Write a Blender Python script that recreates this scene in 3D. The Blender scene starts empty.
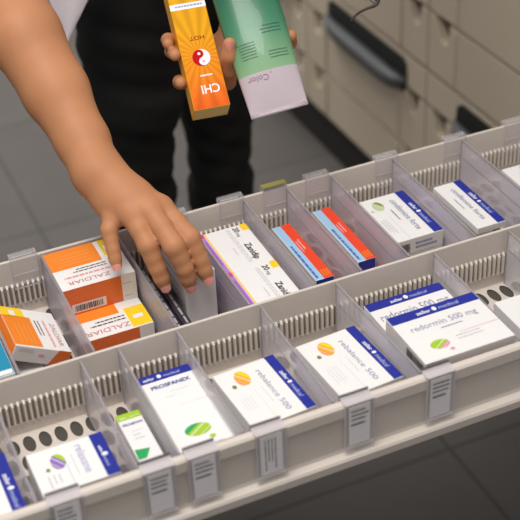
import bpy, bmesh, math, random
import numpy as np
from mathutils import Vector, Matrix
random.seed(7)
COL = bpy.context.scene.collection

# ------------------------------------------------------------------ camera geometry (metres, Z=0 at the drawer rim)
PITCH, YAW, ROLL, FPX = 0.6112, 0.3921, -0.0501, 1310.8
CAM = Vector((-0.3983, -0.9644, 0.7838))
_cy, _sy, _cp, _sp = math.cos(YAW), math.sin(YAW), math.cos(PITCH), math.sin(PITCH)
FW = Vector((_sy * _cp, _cy * _cp, -_sp)); _r = Vector((_cy, -_sy, 0)); _u = _r.cross(FW)
RT = _r * math.cos(ROLL) + _u * math.sin(ROLL)
UP = -_r * math.sin(ROLL) + _u * math.cos(ROLL)

def ray(x, y): return RT * ((x - 260) / FPX) + UP * ((260 - y) / FPX) + FW
def atd(x, y, d): return CAM + ray(x, y) * d
def onx(x, y, X): r = ray(x, y); return CAM + r * ((X - CAM.x) / r.x)
def ony(x, y, Y): r = ray(x, y); return CAM + r * ((Y - CAM.y) / r.y)
def onz(x, y, Z): r = ray(x, y); return CAM + r * ((Z - CAM.z) / r.z)

# ------------------------------------------------------------------ materials
def lin(c): return tuple(((v / 255) / 12.92 if v / 255 <= 0.04045 else ((v / 255 + 0.055) / 1.055) ** 2.4) for v in c)
MATS = {}
def mat(name, rgb, rough=0.5, var=0.0, scale=40, bump=0.0, spec=0.5, metal=0.0, sss=0.0):
    if name in MATS: return MATS[name]
    m = bpy.data.materials.new(name); m.use_nodes = True; nt = m.node_tree; b = nt.nodes['Principled BSDF']
    c = lin(rgb)
    b.inputs['Base Color'].default_value = (*c, 1); b.inputs['Roughness'].default_value = rough
    b.inputs['Specular IOR Level'].default_value = spec; b.inputs['Metallic'].default_value = metal
    if sss: b.inputs['Subsurface Weight'].default_value = sss; b.inputs['Subsurface Radius'].default_value = (0.006, 0.003, 0.0015)
    if var or bump:
        tc = nt.nodes.new('ShaderNodeTexCoord'); n = nt.nodes.new('ShaderNodeTexNoise')
        n.inputs['Scale'].default_value = scale; n.inputs['Detail'].default_value = 4
        nt.links.new(tc.outputs['Object'], n.inputs['Vector'])
        if var:
            mx = nt.nodes.new('ShaderNodeMix'); mx.data_type = 'RGBA'
            mx.inputs[6].default_value = (*[v * (1 - var) for v in c], 1); mx.inputs[7].default_value = (*[min(1, v * (1 + var)) for v in c], 1)
            nt.links.new(n.outputs['Fac'], mx.inputs[0]); nt.links.new(mx.outputs[2], b.inputs['Base Color'])
        if bump:
            bp = nt.nodes.new('ShaderNodeBump'); bp.inputs['Strength'].default_value = bump; bp.inputs['Distance'].default_value = 0.002
            nt.links.new(n.outputs['Fac'], bp.inputs['Height']); nt.links.new(bp.outputs['Normal'], b.inputs['Normal'])
    MATS[name] = m; return m

def clear_mat(name, rgb, alpha, rough=0.25):
    m = bpy.data.materials.new(name); m.use_nodes = True; nt = m.node_tree; b = nt.nodes['Principled BSDF']
    b.inputs['Base Color'].default_value = (*lin(rgb), 1); b.inputs['Roughness'].default_value = rough
    t = nt.nodes.new('ShaderNodeBsdfTransparent'); t.inputs[0].default_value = (0.985, 0.98, 0.985, 1)
    mx = nt.nodes.new('ShaderNodeMixShader'); mx.inputs[0].default_value = alpha
    nt.links.new(t.outputs[0], mx.inputs[1]); nt.links.new(b.outputs[0], mx.inputs[2])
    nt.links.new(mx.outputs[0], nt.nodes['Material Output'].inputs[0])
    MATS[name] = m; return m

beige = mat('drawer_beige', (214, 204, 195), 0.5, 0.03, 15)
rib_m = mat('rib_beige', (224, 215, 206), 0.45, 0.02, 30)
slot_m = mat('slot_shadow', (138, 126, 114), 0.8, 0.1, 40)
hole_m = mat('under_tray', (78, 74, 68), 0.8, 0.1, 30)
clear_div = clear_mat('clear_divider', (242, 238, 244), 0.36, 0.3)
clear_div_back = clear_mat('clear_divider_sheen', (226, 220, 230), 0.52, 0.22)  # greyer and more opaque, to stand in for reflections off the back-row plastic
clear_clip = clear_mat('clear_clip', (244, 242, 244), 0.12, 0.15)
clear_edge = clear_mat('clear_edge', (236, 230, 234), 0.42, 0.2)
div_edge = clear_mat('divider_edge', (176, 170, 174), 0.5, 0.3)
tab_edge = clear_mat('tab_edge', (110, 100, 106), 0.75, 0.3)
white = mat('carton_white', (240, 238, 238), 0.45, 0.015, 60)
carton_shaded = mat('carton_shaded', (224, 219, 215), 0.55, 0.02, 60)  # white carton with the shade of its side faces put into the colour
blue = mat('print_blue', (28, 42, 150), 0.4, 0.02, 60)
inkb = mat('ink_blue', (56, 66, 150), 0.5, 0.02, 60)
inkg = mat('ink_slate', (140, 144, 176), 0.5, 0.02, 60)
inkl = mat('ink_light', (198, 196, 204), 0.5, 0.02, 60)
inkw = mat('ink_white', (236, 238, 246), 0.5, 0.01, 60)
inkd = mat('ink_dark', (44, 42, 46), 0.5, 0.02, 60)
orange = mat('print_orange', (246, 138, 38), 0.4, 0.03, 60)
orange_shaded = mat('print_orange_shaded', (222, 104, 36), 0.4, 0.03, 60)  # same orange print, darkened to paint shade onto the upright faces
yellow = mat('print_yellow', (255, 212, 38), 0.4, 0.02, 60)
purple = mat('print_purple', (186, 128, 214), 0.4, 0.03, 60)
pink = mat('print_pink', (222, 60, 140), 0.4, 0.02, 60)
pinkl = mat('print_rose', (230, 150, 165), 0.4, 0.02, 60)
lime = mat('print_lime', (168, 204, 42), 0.4, 0.02, 60)
green = mat('print_green', (40, 168, 92), 0.4, 0.02, 60)
red = mat('print_red', (240, 74, 40), 0.4, 0.02, 60)
sky = mat('print_sky', (162, 204, 236), 0.4, 0.02, 60)
teal = mat('print_teal', (24, 138, 176), 0.4, 0.02, 60)
lilac = mat('print_lilac', (140, 110, 190), 0.4, 0.02, 60)

# ------------------------------------------------------------------ mesh builder
_TXT = {}
def text_mesh(s, bold=0.0, shear=0.0):
    k = (s, bold, shear)
    if k not in _TXT:
        c = bpy.data.curves.new('t', 'FONT'); c.body = s; c.size = 1; c.resolution_u = 3; c.offset = bold; c.shear = shear
        o = bpy.data.objects.new('t', c); me = bpy.data.meshes.new_from_object(o)
        v = [tuple(p.co) for p in me.vertices]; f = [tuple(p.vertices) for p in me.polygons]
        bpy.data.objects.remove(o); bpy.data.curves.remove(c); bpy.data.meshes.remove(me)
        _TXT[k] = (v, f)
    return _TXT[k]

class MB:
    def __init__(self): self.v = []; self.f = []; self.m = []; self.mats = []; self.smooth = []
    def mi(self, m):
        if m not in self.mats: self.mats.append(m)
        return self.mats.index(m)
    def add(self, vs, fs, m, smooth=False):
        o = len(self.v); self.v += [tuple(x) for x in vs]; i = self.mi(m)
        for f in fs: self.f.append(tuple(a + o for a in f)); self.m.append(i); self.smooth.append(smooth)
    def box(self, lo, hi, m, M=None, faces=None):
        (a, b, c), (d, e, f) = lo, hi
        vs = [Vector(p) for p in ((a,b,c),(d,b,c),(d,e,c),(a,e,c),(a,b,f),(d,b,f),(d,e,f),(a,e,f))]
        if M: vs = [M @ p for p in vs]
        names = ['bottom', 'top', 'front', 'right', 'back', 'left']
        for n, q in zip(names, ((0,3,2,1),(4,5,6,7),(0,1,5,4),(1,2,6,5),(2,3,7,6),(3,0,4,7))):
            self.add([vs[k] for k in q], [(0,1,2,3)], (faces or {}).get(n, m))
    def bevelbox(self, lo, hi, m, bev=0.0006, M=None, faces=None, seg=1):
        bm = bmesh.new(); bmesh.ops.create_cube(bm, size=1)
        for v in bm.verts: v.co = Vector([lo[i] + (v.co[i] + .5) * (hi[i] - lo[i]) for i in range(3)])
        bmesh.ops.bevel(bm, geom=list(bm.edges), offset=bev, segments=seg, affect='EDGES', profile=0.5)
        bm.normal_update(); bm.verts.index_update()
        vs = [v.co.copy() for v in bm.verts]
        if M: vs = [M @ p for p in vs]
        o = len(self.v); self.v += [tuple(p) for p in vs]
        for f in bm.faces:
            n = f.normal; mm = m
            if faces:
                for nm, d in (('top',(0,0,1)),('bottom',(0,0,-1)),('front',(0,-1,0)),('back',(0,1,0)),('left',(-1,0,0)),('right',(1,0,0))):
                    if n.dot(Vector(d)) > 0.8 and nm in faces: mm = faces[nm]
            self.f.append(tuple(v.index + o for v in f.verts)); self.m.append(self.mi(mm)); self.smooth.append(False)
        bm.free()
    def tube(self, pts, rads, m, n=10, caps=True):
        pts = [Vector(p) for p in pts]
        if not hasattr(rads, '__len__'): rads = [rads] * len(pts)
        rings = []; ref = None
        for i, p in enumerate(pts):
            t = (pts[min(i+1, len(pts)-1)] - pts[max(i-1, 0)]).normalized()
            if ref is None: ref = t.orthogonal().normalized()
            ref = (ref - t * ref.dot(t)).normalized(); b = t.cross(ref)
            rings.append([p + (ref * math.cos(2*math.pi*k/n) + b * math.sin(2*math.pi*k/n)) * rads[i] for k in range(n)])
        vs = [v for r in rings for v in r]; fs = []
        for i in range(len(pts)-1):
            for k in range(n): fs.append((i*n+k, i*n+(k+1)%n, (i+1)*n+(k+1)%n, (i+1)*n+k))
        if caps: fs += [tuple(range(n))[::-1], tuple((len(pts)-1)*n + k for k in range(n))]
        self.add(vs, fs, m, True)
    def prism_x(self, prof, x0, x1, m):          # closed (y,z) profile extruded along x
        n = len(prof); vs = [(x0, y, z) for y, z in prof] + [(x1, y, z) for y, z in prof]
        fs = [(k, (k+1) % n, n + (k+1) % n, n + k) for k in range(n)] + [tuple(range(n))[::-1], tuple(range(n, 2*n))]
        self.add(vs, fs, m)
    def build(self, name, parent=None, loc=None):
        me = bpy.data.meshes.new(name); me.from_pydata(self.v, [], self.f)
        for m in self.mats: me.materials.append(m)
        me.polygons.foreach_set('material_index', self.m); me.polygons.foreach_set('use_smooth', self.smooth)
        o = bpy.data.objects.new(name, me); COL.objects.link(o)
        if loc is not None: o.location = loc
        if parent: o.parent = parent
        me.validate(); me.update()
        return o

def fixn(o):
    bm = bmesh.new(); bm.from_mesh(o.data); bmesh.ops.recalc_face_normals(bm, faces=bm.faces); bm.to_mesh(o.data); bm.free(); return o

class Face:
    """Printing on one flat face: origin O, reading direction ex, letter-up ey, size W x H (metres)."""
    def __init__(self, mb, O, ex, ey, W, H):
        self.mb = mb; self.O = Vector(O); self.ex = Vector(ex).normalized(); self.ey = Vector(ey).normalized(); self.n = self.ex.cross(self.ey); self.W = W; self.H = H
    def p(self, x, y, l): return self.O + self.ex * x * self.W + self.ey * y * self.H + self.n * (0.00012 * l)
    def rect(self, x0, y0, x1, y1, m, l=1): self.mb.add([self.p(x0,y0,l), self.p(x1,y0,l), self.p(x1,y1,l), self.p(x0,y1,l)], [(0,1,2,3)], m)
    def poly(self, pts, m, l=1): self.mb.add([self.p(x,y,l) for x, y in pts], [tuple(range(len(pts)))], m)
    def mpoly(self, cx, cy, pts, m, l=1):        # pts in metres around a fractional centre
        self.mb.add([self.p(cx + x / self.W, cy + y / self.H, l) for x, y in pts], [tuple(range(len(pts)))], m)
    def text(self, s, x, y, w, m, h=None, bold=0.0, shear=0.0, l=2):   # w: width as a fraction of W; h: cap height in fraction of H
        v, f = text_mesh(s, bold, shear); x0 = min(a[0] for a in v); x1 = max(a[0] for a in v); k = w * self.W / (x1 - x0)
        ky = k if h is None else h * self.H / 0.70
        self.mb.add([self.O + self.ex * (x * self.W + (a[0]-x0) * k) + self.ey * (y * self.H + a[1] * ky) + self.n * 0.00012 * l for a in v], f, m)
    def lines(self, x0, y0, x1, y1, n, m, l=2, th=0.28, rag=0.3):      # small print: rows of short strokes
        for i in range(n):
            yy = y0 + (y1 - y0) * (i + .5) / n; h = (y1 - y0) / n * th; x = x0; xe = x1 - random.random() * rag * (x1 - x0)
            while x < xe:
                w = min(xe - x, (0.04 + 0.09 * random.random()) * (x1 - x0) + 0.004)
                self.rect(x, yy - h/2, x + w, yy + h/2, m, l); x += w + 0.02 * (x1 - x0)
    def barcode(self, x0, y0, x1, y1, m, l=3):
        x = x0
        while x < x1:
            w = random.choice((1, 1, 2, 3)) * (x1-x0) / 70; self.rect(x, y0, min(x+w, x1), y1, m, l); x += w + random.choice((1, 1, 2)) * (x1-x0) / 70
    def logo(self, cx, cy, r, cols, l=2):
        c = math.sqrt(.5)
        def strip(s0, s1, m):
            N = 9; up = []; lo = []
            for i in range(N+1):
                s = s0 + (s1-s0) * i / N; q = math.sqrt(max(0, 1 - s*s)); up.append((s, q)); lo.append((s, -q))
            pts = [((s*c + q*c) * r, (-s*c + q*c) * r * 0.66) for s, q in up + lo[::-1]]
            self.mpoly(cx, cy, pts[::-1], m, l)
        strip(-0.999, -0.40, cols[0]); strip(-0.40, -0.10, cols[1]); strip(0.02, 0.40, cols[1]); strip(0.40, 0.62, cols[2]); strip(0.70, 0.98, cols[2])
        self.mpoly(cx, cy, [((0.72 + 0.24*math.cos(a)) * r, (-1.1 + 0.2*math.sin(a)) * r) for a in [2*math.pi*k/12 for k in range(12)]], cols[3], l)

def tag(o, label, cat, group=None):
    o['label'] = label; o['category'] = cat
    if group: o['group'] = group
    return o
def empty(name, loc=(0, 0, 0)):
    o = bpy.data.objects.new(name, None); COL.objects.link(o); o.location = loc; return o
def structure(o): o['kind'] = 'structure'; return o

# ------------------------------------------------------------------ the setting
FZ = -0.75
mb = MB()
fm = bpy.data.materials.new('floor_tile'); fm.use_nodes = True; nt = fm.node_tree; b = nt.nodes['Principled BSDF']; b.inputs['Roughness'].default_value = 0.55
tc = nt.nodes.new('ShaderNodeTexCoord'); mp = nt.nodes.new('ShaderNodeMapping'); mp.inputs['Location'].default_value = (-0.066, -0.408, 0)
br = nt.nodes.new('ShaderNodeTexBrick'); br.offset = 0; br.squash = 1
br.inputs['Scale'].default_value = 1; br.inputs['Mortar Size'].default_value = 0.0035; br.inputs['Mortar Smooth'].default_value = 0.3
br.inputs['Brick Width'].default_value = 0.43; br.inputs['Row Height'].default_value = 0.483
br.inputs['Color1'].default_value = (*lin((80, 76, 74)), 1); br.inputs['Color2'].default_value = (*lin((75, 71, 69)), 1); br.inputs['Mortar'].default_value = (*lin((50, 47, 45)), 1)
no = nt.nodes.new('ShaderNodeTexNoise'); no.inputs['Scale'].default_value = 9; no.inputs['Detail'].default_value = 6
mx = nt.nodes.new('ShaderNodeMix'); mx.data_type = 'RGBA'; mx.blend_type = 'MULTIPLY'; mx.inputs[0].default_value = 1
rp = nt.nodes.new('ShaderNodeValToRGB'); rp.color_ramp.elements[0].color = (.78, .78, .78, 1); rp.color_ramp.elements[1].color = (1.1, 1.1, 1.1, 1)
nt.links.new(tc.outputs['Object'], mp.inputs[0]); nt.links.new(mp.outputs[0], br.inputs['Vector']); nt.links.new(tc.outputs['Object'], no.inputs['Vector'])
nt.links.new(no.outputs['Fac'], rp.inputs[0]); nt.links.new(br.outputs['Color'], mx.inputs[6]); nt.links.new(rp.outputs[0], mx.inputs[7]); nt.links.new(mx.outputs[2], b.inputs['Base Color'])
mb.add([(-4, -3, 0), (4, -3, 0), (4, 6, 0), (-4, 6, 0)], [(0, 1, 2, 3)], fm)
structure(mb.build('floor', loc=(0, 0, FZ)))

# ------------------------------------------------------------------ drawer cabinet behind
cab_m = mat('cabinet_beige', (204, 190, 170), 0.45, 0.03, 6)
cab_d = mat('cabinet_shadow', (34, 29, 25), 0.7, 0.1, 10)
grip_b = mat('grip_black', (22, 22, 23), 0.5, 0.1, 30)
grip_g = mat('grip_grey', (94, 97, 100), 0.45, 0.05, 30)
cab = empty('drawer_cabinet', (0.745, 1.0, FZ))
tag(cab, 'beige drawer cabinet with scooped finger notches and dark grip handles, standing behind the open drawer', 'cabinet')
CX, CY, CZ = 0.745, 1.0, FZ
def cabmb(m, name, parent): return m.build(name, parent)
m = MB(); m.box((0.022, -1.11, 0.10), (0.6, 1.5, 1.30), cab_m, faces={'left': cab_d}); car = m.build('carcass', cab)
m = MB(); m.box((0.012, -1.10, 0.0), (0.58, 1.5, 0.0995), mat('plinth_dark', (30, 29, 29), 0.7, 0.1, 10)); m.build('plinth', cab)
def notch_front(y0, y1, z0, z1, notch=True):
    """outline (y,z) of a drawer front with a scooped notch near each end of its top edge"""
    pts = [(y0, z0), (y1, z0), (y1, z1)]
    if notch:
        for c in (y1 - 0.047, y0 + 0.047):
            w = 0.023; d = 0.044
            pts += [(c + w + 0.012, z1), (c + w + 0.004, z1 - 0.004), (c + w * .75, z1 - d * .45), (c + w * .35, z1 - d * .85), (c - w * .1, z1 - d), (c - w * .6, z1 - d * .96), (c - w * .9, z1 - d * .75), (c - w, z1 - d * .35), (c - w, z1)]
    pts += [(y0, z1)]
    return pts
def add_front(y0, y1, z0, z1, notch=True, name='drawer_front'):
    m = MB(); o = [(y - CY, z - CZ) for y, z in notch_front(y0 + .003, y1 - .003, z0, z1, notch)]
    n = len(o); vs = [(0.0, y, z) for y, z in o] + [(0.018, y, z) for y, z in o]
    m.add(vs, [(k, (k+1) % n, n+(k+1) % n, n+k) for k in range(n)], cab_m)
    m.add([(0.0, y, z) for y, z in o], [tuple(range(n))[::-1]], cab_m)
    m.add([(0.018, y, z) for y, z in o], [tuple(range(n))], cab_m)
    for yy in ((y0 + .098) - CY, (y1 - .098) - CY):     # pressed step where the panel starts beside the notch strip
        if notch: m.box((-0.0035, min(yy, yy), z0 - CZ + .004), (0.0, yy + 0.004, z1 - CZ - .004), cab_m)
    fr = m.build(name, cab)
    if notch:
        m = MB(); m.box((0.0182, y0 + .01 - CY, z1 - .07 - CZ), (0.0212, y1 - .01 - CY, z1 - .001 - CZ), mat('notch_shade', (72, 62, 54), .6, .05, 10)); m.build('notch_back', fr)  # dark sheet that paints the shade inside the notches
    return fr
def grip(y0, y1, z0, z1, fr):
    zm = z0 + (z1 - z0) * 0.52; N = 16
    m = MB(); prof = []
    # black scooped recess, rounded ends
    a = [(y0 + .012, z0 + .01), (y1 - .012, z0 + .01), (y1 - .002, zm), (y1 - .006, z1 - .008), (y1 - .02, z1), (y0 + .02, z1), (y0 + .006, z1 - .008), (y0 + .002, zm)]
    n = len(a); m.add([(-0.004, y - CY, z - CZ) for y, z in a] + [(0.0, y - CY, z - CZ) for y, z in a], [(k, (k+1) % n, n+(k+1) % n, n+k) for k in range(n)] + [tuple(range(n))[::-1]], grip_b)
    h = m.build('grip_recess', fr)
    m = MB(); rings = []
    for i in range(N + 1):
        t = i / N; y = y0 + (y1 - y0) * t; e = math.sqrt(max(0.0, 1 - (2 * t - 1) ** 6)); e = max(e, 0.08)
        rings.append([(-0.004, y - CY, zm - CZ), (-0.004 - .024 * e, y - CY, zm + .002 - CZ), (-0.004 - .026 * e, y - CY, zm - .010 * e - CZ), (-.004 - .016 * e, y - CY, zm - (zm - z0) * e * .85 - CZ), (-.002, y - CY, zm - (zm - z0) * e - CZ)])
    k = len(rings[0]); vs = [p for r in rings for p in r]; fs = []
    for i in range(N):
        for j in range(k): fs.append((i*k+j, i*k+(j+1) % k, (i+1)*k+(j+1) % k, (i+1)*k+j))
    fs += [tuple(range(k)), tuple(N*k + j for j in range(k))[::-1]]
    m.add(vs, fs, grip_g, True); fixn(m.build('grip_lip', fr))
for (y0, y1) in ((-0.10, 0.42), (0.42, 0.94), (0.94, 1.46), (1.46, 1.98)):
    add_front(y0, y1, -0.217, -0.085); (add_front(y0, y1, -0.081, 0.08) if y0 > 0 else None); add_front(y0, y1, 0.084, 0.33)
    add_front(y0, y1, -0.337, -0.224)
    s = add_front(y0, y1, -0.408, -0.346, False, 'slim_drawer_front')
    grip((y0 + y1) / 2 - .17 - .02, (y0 + y1) / 2 + .17 - .02, -0.434, -0.354, s)
    add_front(y0, y1, -0.540, -0.417); add_front(y0, y1, -0.646, -0.547)

# ------------------------------------------------------------------ the open drawer
D0, D1 = -0.42, 0.735
YB, YF, ZB = 0.188, -0.165, -0.069
drawer = empty('pharmacy_drawer', (0.1, 0.0, ZB)); tag(drawer, 'long open beige pharmacy drawer split lengthwise by a middle wall, holding boxed medicine', 'drawer')
def dr(m, name): o = m.build(name, drawer); o.matrix_parent_inverse = Matrix.Translation((-0.1, 0, -ZB)); return fixn(o)
P = 0.00573
def ribs(m, y, sgn, x0=-0.40, x1=0.72):
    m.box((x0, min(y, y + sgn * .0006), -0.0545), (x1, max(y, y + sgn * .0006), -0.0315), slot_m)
    k = x0
    while k < x1:
        ya, yb = sorted((y, y + sgn * 0.0030))
        c = k + .0016
        m.add([(k, y, -.0565), (c + .0012, y, -.0565), (c + .0012, y, -.0285), (k, y, -.0285),
               (k + .0004, y + sgn*.0032, -.0545), (c + .0008, y + sgn*.0032, -.0545), (c + .0008, y + sgn*.0032, -.0315), (k + .0004, y + sgn*.0032, -.0315)],
              [(4,5,6,7), (0,1,5,4), (1,2,6,5), (2,3,7,6), (3,0,4,7)], rib_m)
        k += P
m = MB(); m.prism_x([(YB, ZB-.003), (YB+.004, ZB-.003), (YB+.004, -.0006), (YB+.0032, .0), (YB+.0006, .0), (YB, -.0006)], D0, D1, beige); dr(m, 'back_wall')
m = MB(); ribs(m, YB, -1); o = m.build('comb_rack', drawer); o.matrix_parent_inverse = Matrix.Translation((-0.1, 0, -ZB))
m = MB(); m.prism_x([(0, ZB), (.0034, ZB), (.0034, -.0006), (.0028, 0), (.0006, 0), (0, -.0006)], D0, D1, beige); dr(m, 'middle_wall')
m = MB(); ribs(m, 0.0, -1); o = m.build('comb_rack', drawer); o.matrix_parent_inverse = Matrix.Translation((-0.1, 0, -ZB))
m = MB(); m.prism_x([(YF, ZB-.003), (YF, -.0012), (YF-.001, -.0002), (YF-.003, 0), (YF-.0065, -.0008), (YF-.0085, -.003), (YF-.0088, -.014), (YF-.0072, -.0165),
                     (YF-.0066, -.030), (YF-.0066, -.054), (YF-.0075, -.0575), (YF-.013, -.0605), (YF-.0145, -.063), (YF-.0142, -.0715), (YF-.012, -.0735), (YF, -.0735)], D0, D1, beige); dr(m, 'front_wall')
for x in (D0 - .004, D1):
    m = MB(); m.box((x, YF, ZB - .003), (x + .004, YB + .004, 0), beige); dr(m, 'end_wall')
# perforated base: staggered oval holes
m = MB(); PX, PY = 0.0157, 0.026
def plate(m, y0, y1, dirn):
    row = 0; yy = y1 - 0.004
    m.add([(D0, yy, ZB), (D1, yy, ZB), (D1, y1, ZB), (D0, y1, ZB)], [(0,1,2,3)], beige)
    while yy - PY > y0:
        off = 0.0075 + (PX / 2 if row % 2 else 0); x = D0 + 0.0; nx = int((D1 - D0) / PX)
        xs = -0.2067 + off - 0.0075 - PX / 2 - PX * 14
        m.add([(D0, yy - PY, ZB), (xs, yy - PY, ZB), (xs, yy, ZB), (D0, yy, ZB)], [(0,1,2,3)], beige)
        for i in range(int((D1 - xs) / PX)):
            cx = xs + PX * (i + .5); cy = yy - PY / 2; N = 16; vs = []
            for k in range(N):
                a = 2 * math.pi * k / N; c, s = math.cos(a), math.sin(a)
                vs.append((cx + .0059 * c, cy + .0116 * s, ZB))
            for k in range(N):
                a = 2 * math.pi * k / N; c, s = math.cos(a), math.sin(a); q = 1 / max(abs(c), abs(s))
                vs.append((cx + PX / 2 * c * q, cy + PY / 2 * s * q, ZB))
            m.add(vs, [(k, (k+1) % N, N + (k+1) % N, N + k) for k in range(N)], beige)
        xe = xs + PX * int((D1 - xs) / PX)
        m.add([(xe, yy - PY, ZB), (D1, yy - PY, ZB), (D1, yy, ZB), (xe, yy, ZB)], [(0,1,2,3)], beige)
        yy -= PY; row += 1
    m.add([(D0, y0, ZB), (D1, y0, ZB), (D1, yy, ZB), (D0, yy, ZB)], [(0,1,2,3)], beige)
plate(m, YF, 0.0, 1); plate(m, 0.0034, YB, 1)
o = m.build('perforated_base', drawer); o.matrix_parent_inverse = Matrix.Translation((-0.1, 0, -ZB))
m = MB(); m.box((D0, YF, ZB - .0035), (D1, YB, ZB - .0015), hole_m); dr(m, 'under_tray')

# ------------------------------------------------------------------ clear dividers
def divider(x, y0, y1, label, group, rz=0):
    m = MB(); L = y1 - y0
    m.box((-.0007, 0, 0), (.0007, L, .0675), clear_div if y0 < 0 else clear_div_back)
    m.box((-.0013, 0, .0675), (.0013, L, .0690), div_edge)
    m.box((-.0012, .004, .046), (-.00071, L - .004, .0470), div_edge)
    m.box((-.0013, -.0002, 0), (.0013, .0014, .0675), div_edge)
    m.box((-.0013, L - .0014, 0), (.0013, L + .0, .0675), div_edge)
    o = m.build('drawer_divider', loc=(x, y0, ZB + .0004)); o.rotation_euler = (0, 0, rz); return tag(o, label, 'divider', group)
GF, GB = 'clear dividers in the front row', 'clear dividers in the back row'
for x, lb in ((-0.280, 'clear divider at the left end of the front row, beside the purple-and-green logo box'),
              (-0.1905, 'clear divider between the purple-and-green logo box and the lime-topped small box'),
              (-0.152, 'clear divider between the lime-topped small box and the white box with bold blue title'),
              (-0.092, 'clear divider between the white box with bold blue title and an orange-leaf box'),
              (-0.003, 'clear divider between the two orange-leaf logo boxes'),
              (0.0875, 'clear divider between an orange-leaf box and the two overlapping blue-banded boxes'),
              (0.195, 'clear divider right of the two overlapping blue-banded boxes in the front row'),
              (0.286, 'clear divider at the far right end of the front row')):
    divider(x, YF + .0006, -0.0036, lb, GF, .040 if abs(x - .0875) < .001 else 0)
for x, lb in ((-0.2478, 'clear divider between the teal-topped box and the leaning orange box'),
              (-0.174, 'clear divider between the leaning orange box and the two piled orange boxes'),
              (-0.0895, 'clear divider between the piled orange boxes and the white box being lifted'),
              (-0.0115, 'clear divider between the white box being lifted and the purple-edged boxes'),
              (0.0605, 'clear divider between the purple-edged boxes and the first red-and-sky-blue box'),
              (0.1140, 'clear divider between the two red-and-sky-blue boxes'),
              (0.1700, 'clear divider between a red-and-sky-blue box and the wide blue-banded box'),
              (0.2500, 'clear divider between the wide and the narrow blue-banded boxes of the back row'),
              (0.3430, 'clear divider at the far right of the back row')):
    divider(x, 0.0040, YB - .0036, lb, GB)

# ------------------------------------------------------------------ label holders
paper = mat('label_paper', (250, 248, 248), 0.6, 0.02, 60)
def holder(x, front, label, strip=None, seed=0, group=None):
    random.seed(seed); W = 0.0295; h = W / 2; s = -1 if front else 1
    yw = YF - .0090 if front else YB + .0042           # outer face of the wall
    yi = YF + .0004 if front else YB - .0004
    o = empty('label_holder', (x, yw, 0)); tag(o, label, 'label holder', group)
    m = MB()
    def bx(x0, x1, ya, yb, z0, z1, mm): m.box((x0, min(ya, yb) - yw, z0), (x1, max(ya, yb) - yw, z1), mm)
    zt = 0.0010 if front else 0.0042; zo = -0.050 if front else -0.040
    out0 = yw + s * .0003; out1 = yw + s * .0011; out2 = yw + s * .0024
    bx(-h, h, out2, out2 + s * .0007, zo, zt, clear_clip)
    bx(-h, h, out0, out1 - s*.0003, zo, zt, clear_clip)
    for e in (-h, h - .0012): bx(e, e + .0012, out0, out2 + s * .0007, zo, zt, clear_edge)
    bx(-h, h, out0, out2 + s * .0007, zo - .001, zo, clear_edge)
    bx(-h, h, yi - s * .0012, out2 + s * .0007, zt, zt + .0010, clear_edge if front else clear_clip)
    m.build('clip_body', o)
    m = MB(); zi = -0.006 if front else -0.036
    if front: m.box((-h, yi - s*.0012 - yw, zi), (h, yi - s*.0004 - yw, zt), mat('tab_shadow', (120, 112, 118), .4)) if False else bx(-h, h, yi - s*.0012, yi - s*.0002, zi, zt + .0035, tab_edge)
    else:
        bx(-h, h, yi - .0012, yi - .0004, zi, zt, clear_clip); bx(-h, h, yi - .0016, yi - .0012, -.0185, -.0175, clear_edge)
        for e in (-h, h - .0008): bx(e, e + .0008, yi - .0016, yi - .0004, zi, zt, clear_edge)
        bx(-h, h, yi - .0016, yi - .0004, zi, zi + .0008, clear_edge)
    m.build('inner_tab', o)
    m = MB(); pw = .0215; ya = yw + s * .0012; yb = yw + s * .0020
    m.box((-pw/2, min(ya, yb) - yw, zo + .0015), (pw/2, max(ya, yb) - yw, zt - .004), paper)
    if front:
        F = Face(m, (-pw/2, yb - yw, zo + .0015), (1, 0, 0), (0, 0, 1), pw, zt - zo - .0055)
        if seed % 3 == 2: 
            F2 = Face(m, (-pw/2, yb - yw, zt - .004), (0, 0, -1), (1, 0, 0), zt - zo - .0055, pw); F2.lines(.08, .15, .9, .75, 4, inkd, th=.35)
        else: F.lines(.1, .62, .95, .94, 3, inkd, th=.4); F.lines(.1, .50, .8, .58, 1, inkd, th=.7, rag=.1)
    m.build('paper_label', o)
    if strip:
        m = MB(); bx(-h, h, yi - .0012, out2, zt + .0011, zt + .0022, strip); m.build('yellow_strip', o)
    return o
GHF, GHB = 'label holders on the front wall', 'label holders on the back wall'
for i, (x, lb) in enumerate(((-0.2575, 'clear label holder on the front wall below the purple-and-green logo box'),
                             (-0.1752, 'clear label holder on the front wall below the lime-topped small box'),
                             (-0.1343, 'clear label holder on the front wall below the white box with bold blue title'),
                             (-0.0703, 'clear label holder on the front wall with its small print running sideways'),
                             (0.0175, 'clear label holder on the front wall below the right-hand orange-leaf box'),
                             (0.1020, 'clear label holder on the front wall below the top blue-banded box'))):
    holder(x, True, lb, seed=(3 * i + 30 if i != 3 else 32), group=GHF)
for i, (x, lb) in enumerate(((-0.1925, 'clear label holder hooked on the back wall behind the leaning orange box'),
                             (-0.0215, 'clear label holder hooked on the back wall just right of the reaching hand'),
                             (0.0470, 'clear label holder hooked on the back wall behind the purple-edged boxes'),
                             (0.1000, 'clear label holder with a yellow top strip behind a red-and-sky-blue box'),
                             (0.1530, 'clear label holder behind the second red-and-sky-blue box'),
                             (0.2430, 'clear label holder hooked on the back wall behind the wide blue-banded box'),
                             (0.3350, 'clear label holder hooked on the back wall behind the narrow blue-banded box'),
                             (0.4185, 'clear label holder on the back wall at the far right of the view'))):
    holder(x, False, lb, strip=mat('strip_yellow', (150, 142, 78), .5) if i == 3 else None, seed=60 + i, group=GHB)

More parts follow.
